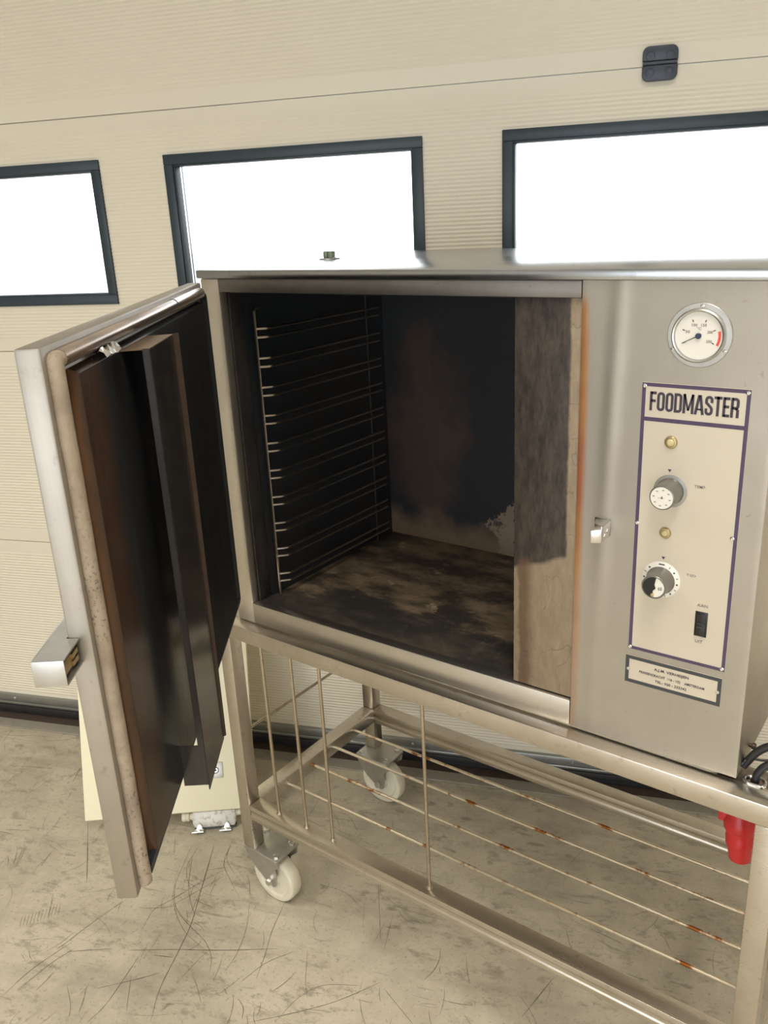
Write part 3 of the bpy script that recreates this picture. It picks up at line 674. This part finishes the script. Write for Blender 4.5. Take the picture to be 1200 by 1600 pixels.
# condensed block capitals drawn as strokes
def stroke2d(b, pts, wd, closed=False, z=0, tw=None):
    P_ = [Vector((x, 0, y)) for x, y in pts]; N = len(P_); L = []
    for k, p in enumerate(P_):
        a = P_[k-1] if (k or closed) else None; c = P_[(k+1) % N] if (k < N-1 or closed) else None
        d1 = (p-a).normalized() if a else (c-p).normalized(); d2 = (c-p).normalized() if c else d1
        t = (d1+d2).normalized(); n = Vector((-t.z, 0, t.x)); m_ = 1/max(.35, t.dot(d1)); q = n*wd*.5*m_+Vector((0, z, 0))
        q2 = n*wd*.5*m_-Vector((0, z, 0)); L.append((b.verts.new(p+q), b.verts.new(p-q2)))
    for A, B in (list(zip(L, L[1:]))+([(L[-1], L[0])] if closed else [])): b.faces.new((A[0], B[0], B[1], A[1]))
def arcp(cx, cy, rx, ry, a0, a1, n=6): return [(cx+rx*math.cos(math.radians(a0+(a1-a0)*k/n)), cy+ry*math.sin(math.radians(a0+(a1-a0)*k/n))) for k in range(n+1)]
def foodmaster(par):
    H = .0254; sw_ = .0035; e = sw_/2; z0 = 1.2484
    wd = {'F': .0088, 'O': .0103, 'D': .0103, 'M': .0142, 'A': .0118, 'S': .0103, 'T': .0098, 'E': .0088, 'R': .0104}
    word = 'FOODMASTER'; tot = sum(wd[c] for c in word); gap = (.1134-tot)/9; x = .8448; b = bmesh.new()
    for i, ch in enumerate(word):
        w_ = wd[ch]; l, r, t, o, mz = x+e, x+w_-e, z0+H-e, z0+e, z0+H*.52; yy = -.0021-.00001*(i % 3); S2 = lambda p, c=False, s_=sw_: stroke2d(b, p, s_, c, yy)
        R_ = (r-l)/2; cx = (l+r)/2
        if ch in 'FE':
            S2([(l, z0), (l, z0+H)]); S2([(l, t), (x+w_, t)]); S2([(l, mz), (x+w_-.0008, mz)])
            if ch == 'E': S2([(l, o), (x+w_, o)])
        elif ch == 'O': S2(arcp(cx, t-R_, R_, R_, 0, 180)+arcp(cx, o+R_, R_, R_, 180, 360), True)
        elif ch == 'D': S2(arcp(r-.003, t-.003, .003, .003, 0, 90)+[(l, t), (l, o)]+arcp(r-.003, o+.003, .003, .003, 270, 360), True)
        elif ch == 'M': S2([(l, z0), (l, z0+H)]); S2([(r, z0), (r, z0+H)]); S2([(l, z0+H), (cx, z0+.004)], s_=.0026); S2([(r, z0+H), (cx, z0+.004)], s_=.0026)
        elif ch == 'A': S2([(x+.0012, z0), (cx-.0006, z0+H)]); S2([(x+w_-.0012, z0), (cx+.0006, z0+H)]); S2([(x+.003, z0+.0068), (x+w_-.003, z0+.0068)], s_=.0024)
        elif ch == 'S': S2([(r, t-.0072)]+arcp(cx, t-R_, R_, R_, 0, 180)+[(l, t-.0072), (l+.0014, mz+.0018), (r-.0014, mz-.0022), (r, o+.0072)]+arcp(cx, o+R_, R_, R_, 360, 180)+[(l, o+.0072)])
        elif ch == 'T': S2([(x, t), (x+w_, t)]); S2([(cx, z0), (cx, z0+H)])
        elif ch == 'R':
            S2([(l, z0), (l, z0+H)]); S2([(l, t)]+arcp(r-.003, t-.003, .003, .003, 90, 0)+arcp(r-.003, mz+.002, .003, .003, 0, -90)+[(l, mz-.001)]); S2([(r-.0022, mz-.001), (r, mz-.004), (r, z0)])
        x += w_+gap
    me = bpy.data.meshes.new('lettering'); b.to_mesh(me); b.free(); me.materials.append(M['ink']); o_ = bpy.data.objects.new('lettering', me); COL.objects.link(o_); o_.parent = par
# control plate
px0, px1, pz0, pz1 = .8335, .9712, .8905, 1.2855
bw = .0052
cp = P('control_plate', MB().box(px0, px1, -.0016, 0, pz0, pz1, .0004, 1), 'plate', 'cream control plate with purple border')
m = MB(); y0, y1 = -.0019, -.0015
m.box(px0+.0004, px1-.0004, y0, y1, pz1-bw, pz1-.0004); m.box(px0+.0004, px1-.0004, y0, y1, pz0+.0004, pz0+bw); m.box(px0+.0004, px0+bw, y0, y1, pz0+bw, pz1-bw); m.box(px1-bw, px1-.0004, y0, y1, pz0+bw, pz1-bw)
m.box(px0+bw, px1-bw, y0, y1, 1.2338, 1.2392); m.build('border', 'purple', cp)
foodmaster(cp)
for tx_ in (('TEMP.', .9108, .9262, 1.1500, 1.1540), ('TIJD', .9090, .9222, 1.0222, 1.0263), ('AAN', .9268, .9412, .9812, .9855), ('UIT', .9280, .9382, .9262, .9306)):
    text_mesh('small_lettering', *tx_, -.0021, 'grey_ink', cp, (0, 0, 0), .01)
for x, z in ((.8770, 1.1688), (.8764, 1.0424)): MB().prism([(x-.0026, -.0019, z+.002), (x+.0026, -.0019, z+.002), (x, -.0019, z-.0022)], (0, .0003, 0)).build('pointer_mark', 'ink', cp)
for x, z in ((.8372, 1.2810), (.9672, 1.2812), (.8368, 1.0880), (.9645, 1.0880), (.8362, .8942), (.9670, .8948)):
    MB().lathe((x, -.0018, z), (0, -1, 0), [(.0029, 0), (.0028, .0008), (.0016, .0013), (.001, .0006), (0, .0006)], 14).build('screw', 'chrome', cp)
for x, z, r in ((.8765, 1.2080, .0086), (.8768, 1.0800, .0080)):
    lp = P('indicator_lamp', MB().lathe((x, -.0016, z), (0, -1, 0), [(r, 0), (r, .002), (r-.001, .0034), (r-.0028, .0036), (r-.003, .002), (0, .002)], 28), 'brass')
    MB().lathe((x, -.0034, z), (0, -1, 0), [(r-.0031, 0), (r-.0034, .002), (r*.35, .0038), (0, .004)], 24).build('lens', 'amber', lp)
# temperature knob
kx, kz, KL = .8795, 1.1405, .0335
kn = P('temperature_knob', MB().lathe((kx, -.0016, kz), (0, -1, 0), [(0, 0), (.0185, 0), (.0185, .0015), (.0178, .003), (.0172, .006), (.0172, KL-.002), (.0165, KL), (.0152, KL+.0006), (.015, KL-.0002), (0, KL-.0002)], 40), 'greyknob')
MB().lathe((kx, -.0015, kz), (0, -1, 0), [(.0186, 0), (.0228, 0), (.0228, .0008), (.0186, .0012)], 40).build('skirt', 'skirt', kn)
MB().lathe((kx, -.0016-KL, kz), (0, -1, 0), [(.0150, 0), (.0150, .0004), (0, .0004)], 36).build('knob_face', 'white', kn)
m = MB()
for k in range(8):
    a = math.radians(90+45*k-8); c = Vector((kx+.0108*math.cos(a), -.0021-KL, kz+.0108*math.sin(a)))
    m.box(c.x-.0014, c.x+.0014, c.y, c.y+.0003, c.z-.0006, c.z+.0006)
m.box(kx-.005, kx+.003, -.0021-KL, -.0018-KL, kz-.0004, kz+.0001); m.box(kx-.0008, kx+.0012, -.0021-KL, -.0018-KL, kz-.0012, kz+.0022)
m.build('scale_marks', 'grey_ink', kn)
# timer knob
tx, tz, TL = .8752, 1.0098, .0315
tk = P('timer_knob', MB().lathe((tx, -.0016, tz), (0, -1, 0), [(0, 0), (.0205, .004), (.0195, .007), (.0178, .010), (.0172, TL-.001), (.0164, TL), (.0152, TL), (.015, TL-.0012), (0, TL-.0012)], 40), 'greyknob')
MB().lathe((tx, -.0016, tz), (0, -1, 0), [(0, 0), (.0268, 0), (.0268, .001), (.0205, .0042), (.0, .0042)], 44).build('dial_ring', 'white', tk)
m = MB()
for k in range(14):
    a = math.radians(60-22*k+360); r = .0232; yy = -.0016-.0032
    c = Vector((tx+r*math.cos(a), yy, tz+r*math.sin(a))); d = Vector((math.cos(a), 0, math.sin(a))); n_ = Vector((-d.z, 0, d.x))
    l, w_ = (.0012, .0011) if k % 2 else (.0020, .0004)
    m.prism([c-d*l-n_*w_, c+d*l-n_*w_, c+d*l+n_*w_, c-d*l+n_*w_], (0, -.0002, 0))
m.box(tx-.0036, tx+.0044, -.0046, -.0043, tz+.0225, tz+.0245)
m.build('scale_marks', 'ink', tk)
yf = -.0016-TL+.0012
MB().lathe((tx, yf, tz), (0, -1, 0), [(.0148, 0), (.0148, .0004), (0, .0004)], 36).build('knob_face', 'white', tk)
poly = []
for k in range(17): a = math.radians(78+k*11.5); poly.append((tx+.0147*math.cos(a), yf-.0012, tz+.0147*math.sin(a)))
poly += [(tx-.001, yf-.0012, tz-.0125), (tx-.0005, yf-.0012, tz-.005), (tx+.003, yf-.0012, tz-.0015), (tx+.0012, yf-.0012, tz+.004)]
MB().prism(poly, (0, .0012, 0)).build('broken_cap', 'black', tk)
MB().box(tx-.0035, tx+.001, yf-.0025, yf-.0004, tz-.0135, tz-.0085, .0006).build('clip', 'brass', tk)
text_mesh('lettering', '60', tx+.006, tx+.0115, tz-.003, tz+.002, yf-.0006, 'ink', tk, (0, 0, 0), .01)
# rocker switch
sw = P('rocker_switch', MB().box(.9256, .9424, -.0030, -.0014, .9366, .9740, .0006), 'black')
m = MB(); m.prism([(.9276, -.003, .9395), (.9276, -.0064, .9395), (.9276, -.0038, .9545), (.9276, -.0045, .9715), (.9276, -.003, .9715)], (.0128, 0, 0), .0004); m.build('rocker', 'black', sw)
m = MB(); m.box(.9295, .9385, -.0056, -.0042, .951, .9525); m.box(.929, .9385, -.0056, -.0042, .9565, .9575); m.build('rocker_ridge', 'slate', sw)
# maker's plate
nx0, nx1, nz0, nz1 = .8305, .9690, .8345, .8796
npl = P('maker_plate', MB().box(nx0, nx1, -.0014, 0, nz0, nz1, .0004, 1), 'plate', 'small cream name plate with slate border')
m = MB(); y0, y1 = -.0017, -.0013; bw = .0058
m.box(nx0+.0003, nx1-.0003, y0, y1, nz1-bw, nz1-.0003); m.box(nx0+.0003, nx1-.0003, y0, y1, nz0+.0003, nz0+bw); m.box(nx0+.0003, nx0+bw, y0, y1, nz0+bw, nz1-bw); m.box(nx1-bw, nx1-.0003, y0, y1, nz0+bw, nz1-bw)
m.build('border', 'slate', npl)
text_join('lettering', [('A.J.M. VERHEIJEN', .8735, .9235, .8632, .8686, -.0019, .025), ('PRINSENGRACHT  116 - 122    AMSTERDAM', .8520, .9460, .8542, .8584, -.0019, .02), ('TEL.: 020 - 233342', .8760, .9215, .8452, .8494, -.0019, .02)], 'ink', npl, (0, 0, 0))
for x in (nx0+.0052, nx1-.0052): MB().lathe((x, -.0016, .857), (0, -1, 0), [(.0027, 0), (.0026, .0008), (0, .0012)], 14).build('screw', 'chrome', npl)
# door catch
m = MB(); cx = .7985
m.box(cx-.0016, cx, -.034, 0, 1.0605, 1.0855, .0006)
m.prism([(cx, -.0335, 1.0605), (cx, -.0335, 1.081), (cx-.013, -.040, 1.079), (cx-.013, -.040, 1.0605)], (0, .0016, 0), .0004)
m.prism([(cx, -.002, 1.0855), (cx, -.034, 1.0855), (cx-.014, -.026, 1.0855), (cx-.020, -.008, 1.0855)], (0, 0, -.0016), .0004)
m.box(cx-.024, cx, -.0016, 0, 1.0605, 1.0855, .0005)
ca = P('door_catch', m, 'chrome')
for x, y, z, ax in ((cx-.0155, -.0016, 1.079, (0, -1, 0)), (cx, -.012, 1.072, (1, 0, 0)), (cx, -.022, 1.068, (1, 0, 0))):
    MB().lathe((x, y, z), ax, [(.0036, 0), (.0034, .0012), (.002, .002), (0, .002)], 12).build('screw', 'chrome', ca)
# knob and bolt on the right side
P('side_knob', MB().lathe((1, .066, .744), (1, 0, 0), [(.003, 0), (.003, .003), (.005, .004), (.005, .007), (.004, .009), (0, .0095)], 16), 'rustedge')
P('cable_inlet', MB().lathe((.9995, .030, .7370), (1, 0, -.6), [(.009, 0), (.009, .002), (.0075, .003), (.0, .003)], 16), 'black')

# ---- oven door (opened), local frame: x from hinge to free edge, y out of the inner face, z up
HX, HY, HA = .0376, -.034, math.radians(-52.84)
dl, dt, dz0, dz1 = .7870, .0245, .7845, 1.4112
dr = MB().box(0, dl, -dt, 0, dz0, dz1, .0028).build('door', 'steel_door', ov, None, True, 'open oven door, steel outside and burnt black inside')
dr.location = Vector((HX, HY, 0))-base; dr.rotation_euler = (0, 0, HA)
gr = .0086; gy = .0045
x0, x1, z0, z1 = .014, dl-.0170, dz0+.012, dz1-.0145
def wavy(a, b, k=40, amp=.0011):
    a = Vector(a); b = Vector(b); return [a.lerp(b, j/k)+Vector((amp*math.sin(j*.9)*math.sin(j*.37), 0, 0)) for j in range(k+1)]
MB().tube(arc_round([(x1-.013, gy, z1), (x1, gy, z1), (x1, gy, z1-.04)], .011, 6)[:-1]+wavy((x1, gy, z1-.04), (x1, gy, z0-.004)), gr, 12).build('rope_seal', 'rope', dr, label='tan fibre rope seal')
MB().tube(arc_round([(x0+.03, gy-.001, z1-.004), (x0, gy-.001, z1-.004), (x0, gy-.001, z0), (x1-.014, gy-.001, z0)], .012, 5), .0075, 10).build('side_seal', 'soot_ceiling', dr, label='blackened seal')
MB().tube([(x1-.012, gy, z1), (.262, gy, z1)], gr*1.04, 14).build('top_seal', 'tar', dr, label='glossy brown tarred seal along the top')
MB().tube([(.258, gy, z1), (x0+.03, gy, z1)], gr*1.10, 14).build('top_seal', 'tar', dr)
# raised inner pan (tapered tray)
pn = .0108
a0, a1, b0, b1 = .047, .7315, .7925, 1.383; ta = .0048
MB().hexa([(a0, 0, b0), (a1, 0, b0), (a1-ta, pn, b0+ta), (a0+ta, pn, b0+ta), (a0, 0, b1), (a1, 0, b1), (a1-ta, pn, b1-ta), (a0+ta, pn, b1-ta)], .0012).build('inner_pan', 'pan', dr, label='burnt mirror-like inner pan with brown free edge')
# baffle: upright sheet on a top plate and a bottom tab
sA, sB, nA, q0, q1 = .5789, .4568, .045, .7725, 1.3777
m = MB(); m.box(sB, sA, nA-.0015, nA, q0, q1, .0004, 1)
m.prism([(sA, nA-.0002, q0+.03), (sA, nA-.0002, q1), (sA, nA-.009, q1), (sA, nA-.009, q0+.05)], (-.0014, 0, 0))
m.prism([(sA, nA, q0), (sA, nA, q0+.03), (sA-.006, nA, q0+.02)], (0, -.0015, 0))
ba = m.build('baffle', 'baffle', dr, label='upright dark baffle sheet on the inside of the door')
MB().prism([(sB, nA, q0+.003), (sB, nA, q1), (sB-.007, nA+.006, q1+.001), (sB-.003, nA+.003, q0+.003)], (.0003, -.0014, 0)).build('baffle_flange', 'rustedge', dr)
MB().hexa([(sB, pn-.001, q1-.002), (sA, pn-.001, q1-.002), (sA, nA, q1-.001), (sB, nA, q1-.001), (sB, pn-.001, q1), (sA, pn-.001, q1), (sA, nA, q1+.0006), (sB, nA, q1+.0006)]).build('baffle_top', 'browntop', dr)
MB().box(sA-.004, sA-.0025, pn-.001, nA-.0018, q0+.006, .8420).build('baffle_tab', 'baffle', dr)
# crumpled foil on the pan's top edge
b = bmesh.new(); G = {}
for i in range(9):
    for j in range(5):
        G[i, j] = b.verts.new((.595+i*.0085+random.uniform(-.002, .002), .004+j*.0042+random.uniform(-.002, .002), 1.3832+random.uniform(.0005, .0055)+(.004 if j == 2 else 0)-(.004 if j == 4 else 0)))
for i in range(8):
    for j in range(4):
        if (i, j) in ((0, 0), (7, 3), (7, 0), (0, 3)): continue
        b.faces.new((G[i, j], G[i+1, j], G[i+1, j+1], G[i, j+1]))
m = MB(); m._add(b); m.build('foil_scrap', 'foil', dr, None, False)
# latch housing on the outside near the free edge
lz0, lz1, lx0, lx1, ln0, ln1 = 1.0915, 1.1195, .735, .8345, -.0445, -.0125
m = MB(); t_ = .0018
m.box(lx1-t_, lx1, ln0, ln1, lz0, lz1, .0005)
m.box(lx0, lx1-t_, ln0, ln0+t_, lz0, lz1, .0005)
m.prism([(lx1-t_, ln0+t_, lz1), (lx1-t_, ln1, lz1), (dl+.0008, ln1, lz1), (dl+.0008, -dt-.0008, lz1), (lx0, -dt-.0008, lz1), (lx0, ln0+t_, lz1)], (0, 0, -t_), 0)
m.prism([(lx1-t_, ln0+t_, lz0+t_), (lx1-t_, ln1, lz0+t_), (dl+.0008, ln1, lz0+t_), (dl+.0008, -dt-.0008, lz0+t_), (lx0, -dt-.0008, lz0+t_), (lx0, ln0+t_, lz0+t_)], (0, 0, -t_), 0)
m.box(.69, lx0+.004, -.040, -.034, lz0+.006, lz1+.001, .001); m.box(.69, .70, -.040, -dt-.0005, lz0+.006, lz1+.001, .001)
m.build('latch_housing', 'galv', dr, label='galvanised latch housing sticking out past the free edge')
m = MB(); m.box(dl+.006, lx1-.004, ln0+.006, ln1-.004, lz0+.006, lz1-.008, .001); m.box(dl+.004, dl+.02, ln1-.005, ln1-.002, lz0+.007, lz0+.012); m.box(dl+.004, dl+.02, ln1-.005, ln1-.002, lz1-.013, lz1-.008); m.build('latch_bolt', 'brass', dr)

# ================================================================== RACK LADDERS (lift out of the oven)
def ladder(xr, xb, sgn, label):
    t = thing('rack_ladder', label, 'oven rack', (xr, .24, Zf), (0, 0, 0), None)
    of = Vector((-xr, -.24, -Zf))
    MB().tube([(xr, .06, Zf+.0005), (xr, .06, 1.352), (xr, .065, 1.3565), (xr, .072, 1.3565)], .0028, 8).build('upright', 'wire', t, of)
    MB().tube([(xr, .402, Zf+.0005), (xr, .402, 1.352)], .0026, 8).build('upright', 'wire_dark', t, of, True, 'darker rear upright')
    proto = None
    for k in range(10):
        for dz in (0, .0160):
            z = .8035+k*.0555+dz
            if proto is None:
                p = arc_round([(xr, .06, 0), (xb, .077, 0), (xb, .425, 0), (xb-sgn*.004, .428, 0)], .006, 4)
                proto = MB().tube(p, .0025, 8).build('runner', 'wire', t, of+Vector((0, 0, z))); continue
            c = proto.copy(); COL.objects.link(c); c.location = of+Vector((0, 0, z))
    return t
ladder(.0695, .0855, 1, 'wire rack ladder with ten pairs of runners on the left oven wall')
ladder(.6200, .6035, -1, 'wire rack ladder behind the divider sheet, only its bent ends showing')

# ================================================================== LEANING PANEL WITH CONNECTOR
q2, q3 = .6951, .361
d = Vector((math.cos(q2), math.sin(q2), 0)); up = Vector((-math.sin(q2)*math.sin(q3), math.cos(q2)*math.sin(q3), math.cos(q3))); nn = d.cross(up)
B0 = Vector((-.5432, -.1209, .05))
lp = thing('leaning_panel', 'cream sheet metal panel leaning on the garage door behind the oven door', 'panel', B0)
lp.matrix_world = Matrix((( d.x, -nn.x, up.x, B0.x), (d.y, -nn.y, up.y, B0.y), (d.z, -nn.z, up.z, B0.z), (0, 0, 0, 1)))
# local: x along, y into (away from viewer), z up the slope
MB().box(0, .4459, 0, .022, 0, 1.0, .0015).build('sheet', 'board', lp)
lk = MB().box(.326, .3655, -.0025, .0005, .085, .126, .001).build('lock_plate', 'galv', lp)
MB().lathe((.3465, -.0025, .106), (0, -1, 0), [(.009, 0), (.009, .002), (.0075, .003), (.006, .0015), (0, .0015)], 20).build('lock_ring', 'chrome', lk)
MB().lathe((.3465, -.004, .106), (0, -1, 0), [(.004, 0), (.004, .002), (0, .003)], 3).build('lock_pin', 'slate', lk)
hd = MB().prism([(.2783, .001, -.0006), (.3905, .001, -.0006), (.3920, .001, -.030), (.3880, .001, -.043), (.2830, .001, -.043), (.2770, .001, -.030)], (0, .034, 0), .004).build('connector_hood', 'hood', lp, label='worn cast metal connector hood under the panel')
MB().box(.281, .390, .006, .034, -.049, -.0425, .001).build('connector_base', 'slate', hd)
for cx in (.2945, .3665):
    MB().prism([(cx-.009, -.003, -.046), (cx+.010, -.003, -.046), (cx+.008, -.003, -.036), (cx+.004, -.003, -.030), (cx-.001, -.003, -.030), (cx-.004, -.003, -.036)], (0, .004, 0), .0008).build('latch', 'chrome', hd)
    MB().prism([(cx-.018, -.012, -.0502), (cx+.012, -.012, -.0502), (cx+.012, -.001, -.0465), (cx-.012, -.001, -.0465)], (0, 0, .002), 0).build('latch_foot', 'chrome', hd)
gl = MB().lathe((.2775, .016, -.015), (-1, 0, 0), [(0, -.004), (.0105, -.004), (.0105, .004), (.0085, .005), (.0085, .009), (.0125, .0095), (.0125, .0155), (.0115, .017), (.0125, .0185), (.0125, .027), (.010, .029), (0, .029)], 20).build('cable_gland', 'nylon', lp)
MB().lathe((.391, .016, -.012), (1, 0, 0), [(0, -.003), (.0105, -.003), (.0105, .003), (.009, .004), (.009, .012), (0, .012)], 20).build('cable_gland', 'nylon', lp)

# ================================================================== POWER CABLE AND RED PLUG
pc = thing('power_cable', 'black power cable with red plug hanging through the trolley corner', 'cable', (1.01, .03, .55))
co = Vector((-1.01, -.03, -.55))
path = spline([(1.0015, .030, .7300), (1.006, .031, .738), (1.017, .033, .757), (1.033, .036, .771), (1.054, .038, .775), (1.062, .034, .763), (1.046, .028, .754), (1.031, .022, .744), (1.0235, .018, .730), (1.020, .018, .712), (1.006, .034, .690), (.998, .045, .665)], 8)
MB().tube(path, .0058, 12).build('cord', 'cable', pc, co)
ax = Vector((-.10, .0, 1)).normalized(); pb = Vector((1.0085, .045, .557))
pg = MB().lathe(pb, ax, [(0, 0), (.0160, 0), (.0168, .002), (.0182, .026), (.0205, .028), (.0205, .040), (.0196, .042), (.0196, .053), (.0225, .056), (.0225, .068), (.019, .074), (.014, .098), (.0085, .118), (0, .118)], 36).build('plug', 'red', pc, co, label='red five pin plug')
m = MB(); m.box(.972, .986, .036, .054, .618, .636, .003); m.build('plug_hook', 'red', pg)
MB().lathe(pb-ax*.004, ax, [(0, 0), (.010, 0), (.010, .005), (0, .005)], 20).build('plug_pins', 'brass', pg)
sc = thing('thin_wire', 'thin dark wire crossing the garage door behind the black cable', 'wire', (1.05, .16, .76))
MB().tube(spline([(1.003, .052, .731), (1.03, .06, .732), (1.07, .10, .736), (1.14, .15, .744), (1.3, .17, .70), (1.42, .2, .4), (1.5, .22, .004)], 8), .0018, 6).build('cord', 'cable', sc, (-1.05, -.16, -.76))
